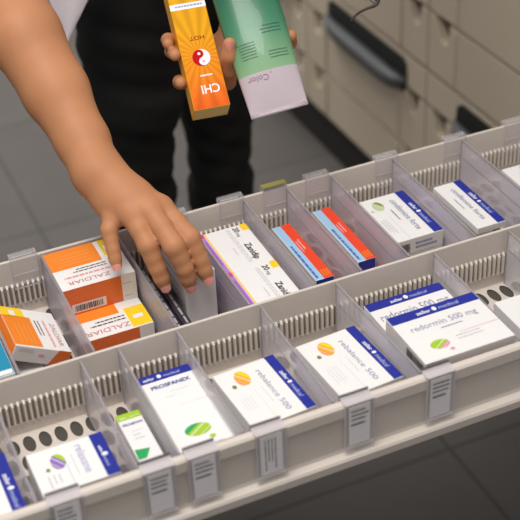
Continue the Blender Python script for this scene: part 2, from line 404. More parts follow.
# ------------------------------------------------------------------ medicine cartons
class Carton:
    def __init__(self, w, d, h, m=None, faces=None, bev=0.0005):
        self.w, self.d, self.h = w, d, h; self.mb = MB()
        self.mb.bevelbox((-w/2, -d/2, 0), (w/2, d/2, h), m or white, bev, faces=faces)
    def top(self, rot='n'):
        w, d, h = self.w, self.d, self.h
        if rot == 'n': return Face(self.mb, (-w/2, -d/2, h), (1,0,0), (0,1,0), w, d)
        if rot == 'e': return Face(self.mb, (-w/2, d/2, h), (0,-1,0), (1,0,0), d, w)
        if rot == 's': return Face(self.mb, (w/2, d/2, h), (-1,0,0), (0,-1,0), w, d)
        if rot == 'w': return Face(self.mb, (w/2, -d/2, h), (0,1,0), (-1,0,0), d, w)
    def front(self): return Face(self.mb, (-self.w/2, -self.d/2, 0), (1,0,0), (0,0,1), self.w, self.h)
    def left(self): return Face(self.mb, (-self.w/2, self.d/2, 0), (0,-1,0), (0,0,1), self.d, self.h)
    def place(self, name, x, y, z, label, cat='medicine box', group=None, rot=(0,0,0)):
        o = self.mb.build(name, loc=(x, y, z)); o.rotation_euler = rot
        return tag(o, label, cat, group)
    def span(self, name, x0, y1, ztop, label, group=None, rot=(0,0,0)):      # back-left corner of the top
        return self.place(name, x0 + self.w/2, y1 - self.d/2, ztop - self.h, label, 'medicine box', group, rot)

FLOOR = ZB + 0.0004
def zeller(F, title, cols, band=blue, bold=0.0, tcol=inkg, portrait=False, tw=.66, logo=True, bandtext=True, bh=.17):
    F.rect(0.004, 1 - bh, .996, .998, band, 1)
    k = .30 if not portrait else .40
    if bandtext:
        F.text('zeller', .30 if not portrait else .08, 1 - bh * .72, k * .55, inkw, bold=.02, l=2)
        cx = (.30 + k * .55 + .045) if not portrait else .08 + k * .55 + .09; rr = bh * F.H * .25
        F.mpoly(cx, 1 - bh * .5, [(rr * .8 * math.cos(a), rr * math.sin(a)) for a in [2*math.pi*q/10 for q in range(10)]], inkw, 2)
        F.text('medical', cx + .05 if not portrait else cx + .08, 1 - bh * .72, k * .75, pale, l=2)
pale = mat('ink_pale_blue', (188, 196, 236), 0.5, 0.02, 60)

GR = 'blue-banded white cartons'
# -- front row ---------------------------------------------------------------
# far-left carton, only its banded edge in view
c = Carton(.062, .092, .045); F = c.top('e'); zeller(F, '', None, bh=.20); F.text('redormin', .12, .55, .5, inkg)
c.place('medicine_box', -.3165, -.1135, FLOOR, 'blue-banded white box cut by the left edge of the view, front row', 'medicine box', GR)
# purple/green logo
c = Carton(.071, .0575, .049, faces={'front': carton_shaded}); F = c.top('e'); zeller(F, '', None, bh=.175)
F.logo(.36, .34, .010, (lime, lilac, mat('print_plum', (150, 110, 180)), mat('print_olive', (120, 130, 60))))
F.text('relaxane', .13, .60, .66, mat('ink_lilac', (176, 172, 214)), bold=.01); F.lines(.3, .50, .8, .54, 1, inkl); F.rect(.40, .42, .985, .43, inkl, 2); F.lines(.62, .12, .9, .32, 3, inkl)
c.span('medicine_box', -.2700, -.0850, FLOOR + .049, 'white box with a purple and green leaf logo and blue band, above the ventilated base', GR)
# small lime topped
c = Carton(.0235, .067, .040); F = c.top('n')
F.rect(.01, .86, .99, .997, lime); F.text('zeller', .10, .895, .30, inkw, bold=.02); F.text('medical', .5, .895, .4, inkw)
F.text('PROSPAN', .10, .735, .80, inkb, bold=.03); F.lines(.3, .58, .8, .62, 1, inkl); F.lines(.3, .40, .7, .56, 2, inkl)
F.poly([(.03, .03), (.36, .03), (.66, .20), (.06, .24)], green, 1)
c.span('medicine_box', -.1790, -.0620, FLOOR + .040, 'small narrow white box with a lime-green top band and green corner', None)
# bold title, green logo
c = Carton(.0545, .1145, .047, faces={'front': carton_shaded}); F = c.top('n'); zeller(F, '', None, portrait=True, bh=.10)
F.text('PROSPANEX', .15, .80, .72, inkb, bold=.035); F.lines(.42, .715, .8, .735, 1, inkl, rag=.1); F.lines(.30, .66, .55, .68, 1, inkl)
F.rect(.42, .535, .99, .538, inkl, 2); F.logo(.50, .20, .0125, (green, lime, lime, lime))
F.rect(.10, .004, .80, .012, inkl, 2)
c.span('medicine_box', -.1455, -.0285, FLOOR + .047, 'white box with a bold blue title and green leaf logo in the front row', None)
for i, (x0, y1, lb) in enumerate(((-.0775, -.0575, 'left one of the two white boxes with an orange and yellow leaf logo'), (.0105, -.0525, 'right one of the two white boxes with an orange and yellow leaf logo'))):
    c = Carton(.0655 if i == 0 else .0665, .086 if i == 0 else .0900, .048, faces={'front': carton_shaded}); F = c.top('e'); zeller(F, '', None, bh=.155)
    F.text('rebalance 500', .16, .60, .74, inkg, h=.085); F.lines(.42, .50, .72, .53, 1, inkl, rag=.05)
    F.logo(.20, .36, .0110, (yellow, mat('print_amber', (250, 178, 40)), mat('print_tangerine', (245, 150, 60)), mat('print_olive', (120, 130, 60))))
    F.rect(.42, .40, .99, .404, inkl, 2); F.lines(.5, .10, .8, .30, 4, mat('ink_faint', (222, 220, 226)))
    c.place('medicine_box', (-.0437, .0470)[i], (-.0995, -.0970)[i], FLOOR, lb, 'medicine box', 'white boxes with an orange leaf logo', (0, 0, (.065, .070)[i]))
# the two redormin boxes
c = Carton(.0880, .128, .0475); F = Face(c.mb, (-.044, -.012, .0475), (1,0,0), (0,1,0), .088, .076); zeller(F, '', None)
F.text('redormin 500 mg', .06, .57, .88, inkg, h=.15, bold=.004)
c.span('medicine_box', .1010, -.0250, FLOOR + .0475, 'blue-banded white box lying underneath another in the front row', GR)
c = Carton(.0975, .0770, .0225, faces={'front': carton_shaded, 'left': carton_shaded}); F = c.top('n'); zeller(F, '', None)
F.text('redormin 500 mg', .13, .60, .74, inkg, h=.105); F.lines(.42, .51, .66, .55, 1, inkg, th=.5, rag=.02)
F.rect(.55, .36, .99, .366, pinkl, 2); F.lines(.48, .22, .84, .34, 2, inkl)
F.logo(.28, .26, .0100, (lime, lime, pinkl, pinkl)); F.text('\u00ae', .66, .70, .015, inkg)
L = c.left(); L.barcode(.55, .1, .95, .8, inkd)
c.span('medicine_box', .0960, -.0805, FLOOR + .0475 + .0002 + .0225, 'blue-banded white box on top of another, with green and pink leaf logo', GR)
# right-hand carton of the front row
c = Carton(.058, .078, .046); F = c.top('e'); zeller(F, '', None); F.text('rebalance', .06, .52, .62, mat('ink_slate_dark', (92, 98, 140)), h=.16)
c.span('medicine_box', .2215, -.0790, FLOOR + .046, 'white box at the right edge of the front row beside two dark oval holes', GR)

# -- back row ----------------------------------------------------------------
# teal
c = Carton(.050, .080, .068, faces={'top': teal}); c.top('n').rect(.05, .02, .97, .10, white); c.front().lines(.1, .2, .9, .8, 3, inkl)
c.place('medicine_box', -.2755, .0480, FLOOR, 'white box with a teal top at the left edge of the back row')
def zaldiar(h, front=True, W=.079, D=.072, rot='s'):
    c = Carton(W, D, h, faces={'front': orange_shaded, 'back': orange_shaded, 'left': white, 'right': white} if rot == 's' else {'right': orange_shaded, 'left': orange, 'front': carton_shaded, 'back': white})
    F = c.top(rot)
    F.rect(.30, .0, 1.0, .50, orange, 1) if rot == 's' else F.rect(.22, .0, .97, .50, orange, 1)
    F.lines(.42, .12, .92, .44, 4, mat('print_pale_orange', (250, 180, 110)), th=.12, rag=.1)
    F.rect(.0, .0, .24, .42, yellow, 1); F.rect(.08, .16, .20, .26, inkw, 2)
    F.text('ZALDIAR', .30, .83, .58, mat('ink_brown', (190, 130, 120)), h=.085); F.lines(.26, .70, .92, .76, 1, pinkl, th=.6, rag=.05); F.lines(.28, .54, .80, .66, 2, inkd, th=.35)
    return c, F
c, F = zaldiar(.0335); L = c.front()
L.rect(.80, .0, 1.0, 1.0, carton_shaded, 1); L.rect(.10, .06, .57, .40, carton_shaded, 2); L.barcode(.14, .12, .52, .34, inkd); L.lines(.82, .62, .98, .7, 1, inkg); L.lines(.82, .15, .98, .22, 1, inkg)
c.place('medicine_box', -.1335, .1482, FLOOR + .0342, 'upper orange and white box with a barcode sticker, under the little finger')
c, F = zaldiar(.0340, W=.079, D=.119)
c.mb = MB(); c.mb.bevelbox((-.0395, -.0595, 0), (.0395, .0595, .034), white, .0005, faces={'front': orange_shaded, 'back': orange_shaded})
F = Face(c.mb, (.0395, -.0595 + .074, .034), (-1,0,0), (0,-1,0), .079, .074)
F.rect(.34, .0, 1.0, .58, orange, 1); F.text('ZALDIAR', .28, .83, .60, mat('ink_brown', (190, 130, 120)), h=.095); F.lines(.30, .63, .84, .77, 2, inkd, th=.35)
F.rect(.0, .52, .27, .98, yellow, 1); F.rect(.07, .72, .20, .80, inkw, 2)
L = c.front(); L.rect(.80, .0, 1.0, 1.0, carton_shaded, 1)
c.place('medicine_box', -.1335, .1240, FLOOR, 'lower orange and white box with a yellow patch, sticking out from the pile')
# leaning one
c, F = zaldiar(.018, W=.060, D=.071, rot='e'); L = c.front(); L.poly([(.66, 0), (1, 0), (1, 1), (.78, 1)], orange_shaded, 1); L.lines(.08, .62, .35, .85, 2, inkg); L.rect(.45, .45, .55, .6, pinkl, 2)
c.place('medicine_box', -.2205, .0855, -.0318, 'orange and white box leaning sideways in its compartment', rot=(0, math.radians(28), 0))
c = Carton(.028, .070, .0300, faces={'front': mat('carton_dim', (120, 112, 108)), 'top': carton_shaded}); c.front().lines(.1, .2, .95, .8, 2, inkd, th=.5, rag=0)
c.place('medicine_box', -.2300, .0830, FLOOR, 'grey box lying beneath the leaning orange box')
# purple-edged
def zani(h):
    c = Carton(.0565, .0795, h, faces={'left': purple}); F = c.top('e')
    F.rect(.0, .0, 1.0, .105, purple, 1); F.rect(.0, .115, 1.0, .145, yellow, 1); F.rect(.0, .86, .16, 1.0, yellow, 1)
    F.rect(.0, .0, .09, .105, pink, 3); F.lines(.2, .03, .9, .08, 1, mat('print_violet', (150, 90, 190)), l=3, th=.6)
    F.text('20', .05, .69, .115, inkd, h=.115, bold=.02); F.text('mg', .19, .69, .09, inkd, h=.075)
    F.text('Zanidip', .47, .69, .40, inkd, h=.125, bold=.025); F.lines(.06, .54, .92, .63, 2, inkl, rag=.02, th=.4); F.lines(.5, .42, .75, .48, 1, inkl)
    S = c.left(); S.rect(.0, .35, .10, 1.0, pink, 1); S.lines(.2, .4, .85, .6, 1, mat('print_violet', (150, 90, 190)), th=.6)
    return c
for i, (yy, lb) in enumerate(((.1236, 'purple-edged white box nearer the back wall, with its name in full'), (.0438, 'purple-edged white box nearer the middle wall, partly cut by it'))):
    zani(.0215).place('medicine_box', .0238, yy, -.0375, lb, group='purple-edged white boxes')
    zani(.0305).place('medicine_box', .0238, yy + .0003, FLOOR, ('purple-edged white box at the bottom of the rear stack', 'purple-edged white box at the bottom of the stack by the middle wall')[i], group='purple-edged white boxes')
# red and sky blue
for i, (x0, y1, lb) in enumerate(((.0825, .1590, 'left one of the two narrow boxes striped red and sky blue'), (.1375, .1685, 'right one of the two narrow boxes striped red and sky blue'))):
    c = Carton(.0215, .112, .0385, m=white, faces={'top': sky, 'front': blue, 'left': carton_shaded, 'right': red}); F = c.top('e')
    F.rect(.0, .46, 1.0, 1.0, red, 1); F.text('NUROFEN', .30, .68, .18, inkw, h=.10); F.lines(.32, .54, .52, .60, 1, inkw, th=.5)
    F.lines(.38, .08, .97, .26, 1, mat('ink_denim', (70, 100, 180)), th=.6, rag=0); F.lines(.86, .52, .97, .95, 3, orange, th=.6, rag=0)
    c.span('medicine_box', x0, y1, FLOOR + .0385, lb, 'narrow boxes striped red and sky blue')
# cimifemine
for i, (x0, w, y1, d, zt, lb) in enumerate(((.1850, .0595, .1510, .0915, -.0225, 'wide blue-banded white box with a pale green logo and barcode front'), (.2760, .036, .1360, .0960, -.0200, 'narrow blue-banded white box between dividers in the back row'))):
    hh = .0195 if i == 0 else .008
    c = Carton(w, d, hh, faces={'front': carton_shaded}); F = c.top('e'); zeller(F, '', None, bh=.19 if i == 0 else .28)
    F.text('cimifemine forte', .14, .58 if i == 0 else .40, .72, inkg, h=.12 if i == 0 else .17, bold=.01); F.lines(.34, .44 if i == 0 else .2, .58, .48 if i == 0 else .25, 1, inkd, th=.5, rag=.02)
    if i == 0:
        F.logo(.20, .30, .0095, (mat('print_moss', (130, 150, 60)), mat('print_pale_green', (196, 210, 160)), mat('print_pale_green', (196, 210, 160)), mat('print_pale_green', (196, 210, 160))))
        F.rect(.46, .32, .99, .326, inkl, 2); F.lines(.5, .08, .85, .24, 3, inkl)
        L = c.front(); L.barcode(.10, .12, .30, .72, inkd); L.lines(.42, .2, .92, .75, 2, inkg, th=.5)
    c.span('medicine_box', x0, y1, zt, lb, GR)
    c = Carton(w - .001, d - (.002 if i == 0 else .024), zt - hh - .0003 - FLOOR, faces={'front': carton_shaded})
    c.place('medicine_box', x0 + w/2 + .0004, y1 - d/2 + (-.0004 if i == 0 else .011), FLOOR, ('plain white box under the wide blue-banded one', 'plain white box under the narrow blue-banded one')[i])
# far right
c = Carton(.060, .092, .042); F = c.top('e'); zeller(F, '', None); F.logo(.12, .42, .008, (lime, lime, mat('print_pale_green', (196, 210, 160)), lime)); F.text('cimifemine', .2, .6, .5, inkg)
c.span('medicine_box', .3720, .1420, FLOOR + .042, 'white box with lime logo at the far right edge of the back row')
# the box being lifted, and dark strips beside it
c = Carton(.0345, .066, .0700); L = c.left(); L.lines(.1, .2, .9, .9, 5, inkl); L.rect(.80, 0, .81, 1, inkl, 2)
LIFT = c.place('medicine_box', -.0375, .1060, FLOOR + .0012, 'plain white upright box gripped by the fingertips')
c = Carton(.009, .125, .040, m=mat('carton_plum', (84, 58, 92), .5, .05, 40), faces={'top': mat('carton_dark', (52, 44, 52), .5, .05, 40)}); F = c.top('e'); F.lines(.05, .3, .95, .8, 1, mat('print_silver', (170, 168, 172)), th=.5, rag=0)
c.place('medicine_box', -.0660, .0800, FLOOR, 'thin dark plum box standing on edge left of the gripped box')
c = Carton(.0075, .130, .044, m=mat('carton_black', (40, 38, 38), .45, .05, 40)); F = c.top('e'); F.lines(.05, .2, .95, .9, 1, mat('print_silver', (170, 168, 172)), th=.4, rag=0)
c.place('medicine_box', -.0775, .0830, FLOOR, 'thin black box standing on edge under the ring finger')

# ------------------------------------------------------------------ the person: signed distance field -> surface nets
def smin(a, b, k):
    h = np.clip(0.5 + 0.5 * (b - a) / k, 0, 1); return b * (1 - h) + a * h - k * h * (1 - h)
class Field:
    def __init__(self, ax): self.ax = [np.asarray(a, dtype=np.float32) for a in ax]; self.d = np.full([len(a) for a in ax], 1.0, np.float32)
    def window(self, lo, hi):
        s = []
        for a, l, h in zip(self.ax, lo, hi):
            i = max(0, int(np.searchsorted(a, l)) - 1); j = min(len(a), int(np.searchsorted(a, h)) + 1); s.append(slice(i, max(j, i + 1)))
        return tuple(s)
    def cone(self, A, B, ra, rb, w, flat=None):
        X = self.ax[0][w[0]][:, None, None]; Y = self.ax[1][w[1]][None, :, None]; Z = self.ax[2][w[2]][None, None, :]
        A = np.array(A, np.float32); B = np.array(B, np.float32); ab = B - A; L2 = float(ab @ ab) + 1e-12
        px, py, pz = X - A[0], Y - A[1], Z - A[2]
        t = np.clip((px * ab[0] + py * ab[1] + pz * ab[2]) / L2, 0, 1)
        dx, dy, dz = px - t * ab[0], py - t * ab[1], pz - t * ab[2]
        if flat is not None:                       # squash across a direction: (unit vector, factor)
            n, f = flat; q = (dx * n[0] + dy * n[1] + dz * n[2]) * (f - 1); dx = dx + q * n[0]; dy = dy + q * n[1]; dz = dz + q * n[2]
        return np.sqrt(dx * dx + dy * dy + dz * dz) - (ra + (rb - ra) * t)
    def chain(self, pts, rads, k=0.004, flat=None, pad=0.03, into=None, kk=0.01):
        pts = [np.array(p, np.float32) for p in pts]
        lo = np.min([p - r for p, r in zip(pts, rads)], 0) - pad; hi = np.max([p + r for p, r in zip(pts, rads)], 0) + pad
        w = self.window(lo, hi); d = None
        for i in range(len(pts) - 1):
            c = self.cone(pts[i], pts[i+1], rads[i], rads[i+1], w, flat); d = c if d is None else smin(d, c, k)
        tgt = self.d if into is None else into
        tgt[w] = smin(tgt[w], d, kk) if kk else np.minimum(tgt[w], d)
        return w
    def mesh(self, name, m, parent=None, d=None):
        d = self.d if d is None else d
        ins = d < 0; nx, ny, nz = d.shape
        c = np.zeros((nx-1, ny-1, nz-1), np.uint8)
        for a in (0, 1):
            for b_ in (0, 1):
                for e in (0, 1): c += ins[a:nx-1+a, b_:ny-1+b_, e:nz-1+e]
        act = (c > 0) & (c < 8); idx = np.argwhere(act); ids = np.full(act.shape, -1, np.int64); ids[act] = np.arange(len(idx))
        pos = np.zeros((len(idx), 3)); cnt = np.zeros(len(idx)); I = idx
        A = [a.astype(np.float64) for a in self.ax]
        corners = [(a, b_, e) for a in (0, 1) for b_ in (0, 1) for e in (0, 1)]
        for u in corners:
            for ax in range(3):
                if u[ax]: continue
                v = list(u); v[ax] = 1
                iu = I + np.array(u); iv = I + np.array(v)
                du = d[iu[:, 0], iu[:, 1], iu[:, 2]]; dv = d[iv[:, 0], iv[:, 1], iv[:, 2]]; cr = (du < 0) != (dv < 0)
                t = np.where(cr, du / np.where(cr, du - dv, 1), 0)
                pu = np.stack([A[q][iu[:, q]] for q in range(3)], 1); pv = np.stack([A[q][iv[:, q]] for q in range(3)], 1)
                pos += np.where(cr[:, None], pu + (pv - pu) * t[:, None], 0); cnt += cr
        pos /= cnt[:, None]
        faces = []
        for ax in range(3):
            o1, o2 = [(1, 2), (2, 0), (0, 1)][ax]
            s0 = [slice(None)] * 3; s1 = [slice(None)] * 3; s0[ax] = slice(0, -1); s1[ax] = slice(1, None)
            ch = ins[tuple(s0)] != ins[tuple(s1)]; e = np.argwhere(ch)
            e = e[(e[:, o1] > 0) & (e[:, o2] > 0) & (e[:, o1] < d.shape[o1] - 1) & (e[:, o2] < d.shape[o2] - 1)]
            def cell(a, b_):
                q = e.copy(); q[:, o1] -= a; q[:, o2] -= b_; return ids[q[:, 0], q[:, 1], q[:, 2]]
            quad = np.stack([cell(1, 1), cell(0, 1), cell(0, 0), cell(1, 0)], 1)
            inside_first = ins[e[:, 0], e[:, 1], e[:, 2]]
            quad[~inside_first] = quad[~inside_first][:, ::-1]; faces.append(quad)
        F = np.concatenate(faces); F = F[(F >= 0).all(1)]
        # a little smoothing
        nb = np.zeros_like(pos); nc = np.zeros(len(pos))
        for a, b_ in ((0, 1), (1, 2), (2, 3), (3, 0)):
            np.add.at(nb, F[:, a], pos[F[:, b_]]); np.add.at(nc, F[:, a], 1)
        pos = pos * .5 + .5 * nb / np.maximum(nc, 1)[:, None]
        me = bpy.data.meshes.new(name); me.from_pydata(pos.tolist(), [], F.tolist()); me.materials.append(m)
        me.polygons.foreach_set('use_smooth', [True] * len(me.polygons)); me.update()
        o = bpy.data.objects.new(name, me); COL.objects.link(o)
        if parent: o.parent = parent
        return o
def axis(segs):
    out = [segs[0][0]]
    for a, b_, h in segs:
        n = max(1, int(round((b_ - a) / h))); out += list(np.linspace(a, b_, n + 1)[1:])
    return out

skin = mat('skin', (190, 132, 94), 0.56, 0.13, 26, bump=0.25, spec=0.3, sss=0.0)
nail = mat('nail', (222, 150, 140), 0.3, 0.02, 60)
black_cloth = mat('black_cloth', (7, 7, 8), 0.85, 0.2, 60, bump=0.2)
shirt_m = mat('lavender_cloth', (240, 232, 240), 0.8, 0.04, 60, bump=0.2)

# right hand (on the box): joints as points in the room
Wr = onz(97, 172, .090)
HAND = {
 'little': [onz(114, 214, .060), onz(109, 230, .052), onz(113, 249, .036), onz(116.5, 265, .022)],
 'ring':   [onz(131, 214, .065), onz(148, 245, .044), onz(157.5, 268, .020), onz(164, 284, .001)],
 'middle': [onz(149, 210, .068), onz(174, 246, .046), onz(184.5, 268, .021), onz(189.5, 284, .000)],
 'index':  [onz(161, 207, .064), onz(190, 238, .045), onz(200, 259, .023), onz(207, 277, .003)],
}
RAD = {'little': (.0094, .0082, .0070, .0058), 'ring': (.0112, .0104, .0088, .0070), 'middle': (.0114, .0108, .0090, .0072), 'index': (.0112, .0105, .0088, .0070)}
THUMB = [Vector((-.070, .168, .062)), Vector((-.052, .163, .036)), Vector((-.046, .156, .016)), Vector((-.042, .151, -.004))]
# left hand (holding box and tube)
PL = [atd(222, 66, 1.475), atd(246, 20, 1.49), atd(262, -30, 1.50)]

X = axis([(-.32, -.15, .010), (-.15, .19, .0019), (.19, .50, .010)])
Y = axis([(.02, .36, .0019), (.36, .50, .006), (.50, .95, .010)])
Z = axis([(-.75, -.03, .016), (-.03, .24, .0019), (.24, .95, .010)])
Fd = Field((X, Y, Z))
S = lambda p: np.array(p, np.float32)
pelv = ony(168, -70, .70)
hipR, hipL = ony(128, -5, .66), ony(212, -5, .74)
shR, shL = Vector((-.01, .56, .50)), Vector((.31, .62, .50))
elR = atd(-42, -95, 1.47)
fore = [Wr, onz(83, 142, .108), onz(56, 92, .145), onz(24, 36, .190), elR]
Fd.chain(fore, (.0232, .0275, .0345, .0395, .040), k=.01, pad=.04, kk=0)
Fd.chain([elR, elR.lerp(shR, .5), shR], (.040, .044, .052), k=.02, pad=.06, kk=.02)
elL = Vector((.37, .50, .24)); wrL = PL[2]
Fd.chain([wrL, wrL.lerp(elL, .5), elL, elL.lerp(shL, .5), shL], (.023, .032, .038, .043, .050), k=.02, pad=.06, kk=.02)
chest = Vector((.15, .60, .42)); neck0 = Vector((.17, .56, .53)); head = Vector((.21, .49, .68))
Fd.chain([pelv, pelv.lerp(chest, .45), chest, chest.lerp(neck0, .6)], (.085, .075, .095, .07), k=.05, pad=.08, kk=.03)
Fd.chain([shR, chest + Vector((0, 0, .06)), shL], (.05, .06, .05), k=.05, pad=.08, kk=.04)
Fd.chain([neck0, head - Vector((0, -.01, .06))], (.05, .048), pad=.06, kk=.03)
Fd.chain([head + Vector((0, .02, .02)), head + Vector((.01, -.035, -.055))], (.083, .058), k=.04, pad=.06, kk=.03)
Fd.chain([head + Vector((.006, -.088, -.01)), head + Vector((.008, -.112, -.032))], (.010, .014), pad=.05, kk=.015)    # nose
for s in (-1, 1):
    Fd.chain([head + Vector((s * .080, .01, -.005)), head + Vector((s * .085, .015, -.035))], (.014, .010), pad=.05, kk=.008)   # ears
kneR, kneL = ony(136, 190, .70), ony(221, 190, .78)
anR, anL = Vector((kneR.x + .02, .76, -.68)), Vector((kneL.x + .01, .84, -.68))
for h_, k_, a_ in ((hipR, kneR, anR), (hipL, kneL, anL)):
    Fd.chain([h_, k_, a_], (.045, .030, .022), k=.02, pad=.06, kk=.01)
    Fd.chain([a_, a_ + Vector((-.03, -.13, -.035))], (.022, .020), pad=.04, kk=.01)
# --- right palm
palm = np.full_like(Fd.d, 1.0)
pn = (HAND['ring'][0] - Wr).cross(HAND['index'][0] - Wr).normalized()
for nm, rr in (('little', .0115), ('ring', .0130), ('middle', .0135), ('index', .0130)):
    A = Wr.lerp(HAND[nm][0], .05) + (HAND[nm][0] - HAND['ring'][0]) * .22
    Fd.chain([A - pn * .002, Wr.lerp(HAND[nm][0], .6) - pn * .003, HAND[nm][0] - pn * .001], (.0165, .0150, rr - .001), k=.01, pad=.03, into=palm, kk=.014)
Fd.chain([Wr, Wr.lerp(HAND['middle'][0], .3)], (.022, .017), pad=.03, into=palm, kk=.014)
base = palm.copy(); W = Fd.window((-.16, .03, -.03), (.02, .30, .14)); out = palm[W].copy()
for nm in HAND:
    f = np.full_like(Fd.d, 1.0); p = HAND[nm]; r = RAD[nm]
    mids = [p[0], p[0].lerp(p[1], .5) + pn * .0012, p[1], p[1].lerp(p[2], .5), p[2], p[2].lerp(p[3], .6), p[3]]
    rr = (r[0], (r[0] + r[1]) / 2 * .97, r[1] * 1.03, (r[1] + r[2]) / 2 * .98, r[2], r[2] * .94, r[3])
    Fd.chain(mids, rr, k=.003, pad=.02, into=f, kk=0); out = np.minimum(out, smin(base[W], f[W], .007))
f = np.full_like(Fd.d, 1.0); Fd.chain(THUMB, (.014, .0115, .0100, .0080), k=.005, pad=.02, into=f, kk=0); out = np.minimum(out, smin(base[W], f[W], .012))
Fd.d[W] = smin(Fd.d[W], out, .014)
# --- left hand
palm = np.full_like(Fd.d, 1.0)
Fd.chain([PL[0], PL[1]], (.021, .024), flat=None, pad=.03, into=palm, kk=0)
Fd.chain([PL[1], PL[2]], (.024, .023), pad=.03, into=palm, kk=.015)
base = palm.copy(); LH = [
 ([atd(214, 44, 1.478), atd(188, 40, 1.472), atd(168, 40, 1.455), atd(168, 44, 1.428)], (.0085, .0078, .0072, .0062)),
 ([atd(214, 60, 1.475), atd(190, 54, 1.470), atd(172, 51, 1.452), atd(175, 55, 1.418)], (.0090, .0084, .0078, .0068)),
 ([atd(212, 78, 1.470), atd(196, 82, 1.462), atd(180, 82, 1.447), atd(181, 83, 1.420)], (.0088, .0080, .0075, .0066)),
 ([atd(228, 82, 1.458), atd(229, 70, 1.432), atd(229.5, 56, 1.412), atd(229.5, 44, 1.404)], (.0095, .0092, .0084, .0072)),
 ([atd(258, 30, 1.480), atd(278, 42, 1.470), atd(289, 42, 1.452), atd(290.5, 36, 1.430)], (.0120, .0100, .0085, .0070))]
W = Fd.window((-.05, .12, .02), (.25, .40, .24)); out = palm[W].copy()
for p, r in LH:
    f = np.full_like(Fd.d, 1.0); Fd.chain(p, r, k=.004, pad=.02, into=f, kk=0); out = np.minimum(out, smin(base[W], f[W], .010))
Fd.d[W] = smin(Fd.d[W], out, .012)
person = Fd.mesh('person', skin)
tag(person, 'person in black trousers leaning over the open drawer, holding two packs and grasping a box', 'person')

# nails
def fingernail(tip, prev, out_dir, r, L, w):
    t = (tip - prev).normalized(); n = (out_dir - t * out_dir.dot(t)).normalized(); b_ = t.cross(n)
    m = MB(); vs = []; U, V = 6, 6
    for i in range(U + 1):
        for j in range(V + 1):
            u = -1 + 2 * i / U; v = -1 + 2 * j / V
            uu = u * math.sqrt(1 - v*v/2 * .7); vv = v * math.sqrt(1 - u*u/2 * .5)
            vs.append(tip + t * (uu * L * .5 - L * .10 + r * .25) + b_ * (vv * w * .5) + n * (r * (1.04 - .42 * vv * vv - .10 * max(0, uu) ** 2)))
    fs = [(i*(V+1)+j, i*(V+1)+j+1, (i+1)*(V+1)+j+1, (i+1)*(V+1)+j) for i in range(U) for j in range(V)]
    m.add(vs, fs, nail, True); o = fixn(m.build('fingernail', person)); return o
toC = -FW
for nm, dirn in (('little', toC + UP * .1), ('ring', toC + RT * .1), ('index', toC + RT * .15), ('middle', toC)):
    p = HAND[nm]; fingernail(p[3], p[2], dirn, RAD[nm][3], .0140 if nm != 'little' else .0115, RAD[nm][3] * 1.6)
p = LH[3][0]; fingernail(p[3], p[2], toC, .0072, .010, .0105)

# face details
def blob(name, c, rx, ry, rz, m_, parent=person):
    m = MB(); U, V = 10, 14; vs = []
    for i in range(U + 1):
        th = math.pi * i / U
        for j in range(V): ph = 2 * math.pi * j / V; vs.append(c + Vector((rx * math.sin(th) * math.cos(ph), ry * math.sin(th) * math.sin(ph), rz * math.cos(th))))
    m.add(vs, [(i*V+j, (i+1)*V+j, (i+1)*V+(j+1) % V, i*V+(j+1) % V) for i in range(U) for j in range(V)], m_, True); return m.build(name, parent)
eye_w = mat('eye_white', (226, 220, 214), .3); iris = mat('iris_brown', (52, 32, 22), .2); lip = mat('lips', (160, 88, 78), .45); brow_m = mat('brow', (40, 28, 24), .7)
for s in (-1, 1):
    ey_ = blob('eye', head + Vector((.006 + s * .030, -.0585, -.004)), .0125, .009, .0065, eye_w); blob('iris', head + Vector((.006 + s * .030, -.0650, -.006)), .0050, .0032, .0050, iris, ey_)
    blob('eyebrow', head + Vector((.006 + s * .031, -.0600, .012)), .017, .006, .0028, brow_m)
blob('lips', head + Vector((.010, -.0905, -.064)), .020, .007, .0065, lip)
# trousers
Ft = Field((axis([(-.15, .52, .008)]), axis([(.45, 1.05, .008)]), axis([(-.73, .30, .010)])))
for h_, k_, a_, rr in ((hipR, kneR, anR, (.080, .066, .054, .050)), (hipL, kneL, anL, (.074, .056, .048, .048))):
    Ft.chain([h_, h_.lerp(k_, .5), k_, a_], rr, k=.03, pad=.08, kk=.02)
Ft.chain([hipR + Vector((.02, .02, .03)), hipL + Vector((-.02, 0, .03))], (.085, .080), k=.03, pad=.08, kk=.03)
Ft.chain([hipR.lerp(hipL, .5) + Vector((0, .02, .02)), pelv, pelv + Vector((0, -.01, .06))], (.09, .10, .09), k=.05, pad=.08, kk=.04)
gx, gy, gz = [a.astype(np.float32) for a in Ft.ax]
wr = .0025 * np.sin(gz[None, None, :] * 75 + 6 * np.sin(gx[:, None, None] * 16) + 4 * np.sin(gy[None, :, None] * 21)) + .002 * np.sin(gz[None, None, :] * 140 + gx[:, None, None] * 50)
Ft.d = Ft.d + wr
trous = Ft.mesh('trousers', black_cloth, person)
# shirt
Fs = Field((axis([(-.20, .52, .009)]), axis([(.38, .95, .009)]), axis([(.10, .62, .009)])))
Fs.chain([pelv + Vector((0, -.01, .05)), pelv.lerp(chest, .45), chest, chest.lerp(neck0, .65)], (.112, .090, .108, .075), k=.05, pad=.08, kk=.03)
Fs.chain([shR, chest + Vector((0, 0, .06)), shL], (.062, .072, .062), k=.05, pad=.08, kk=.04)
Fs.chain([shR, shR.lerp(elR, .45)], (.062, .058), k=.03, pad=.08, kk=.03)
Fs.chain([shL, shL.lerp(elL, .45)], (.060, .056), k=.03, pad=.08, kk=.03)
shirt = Fs.mesh('shirt', shirt_m, person)
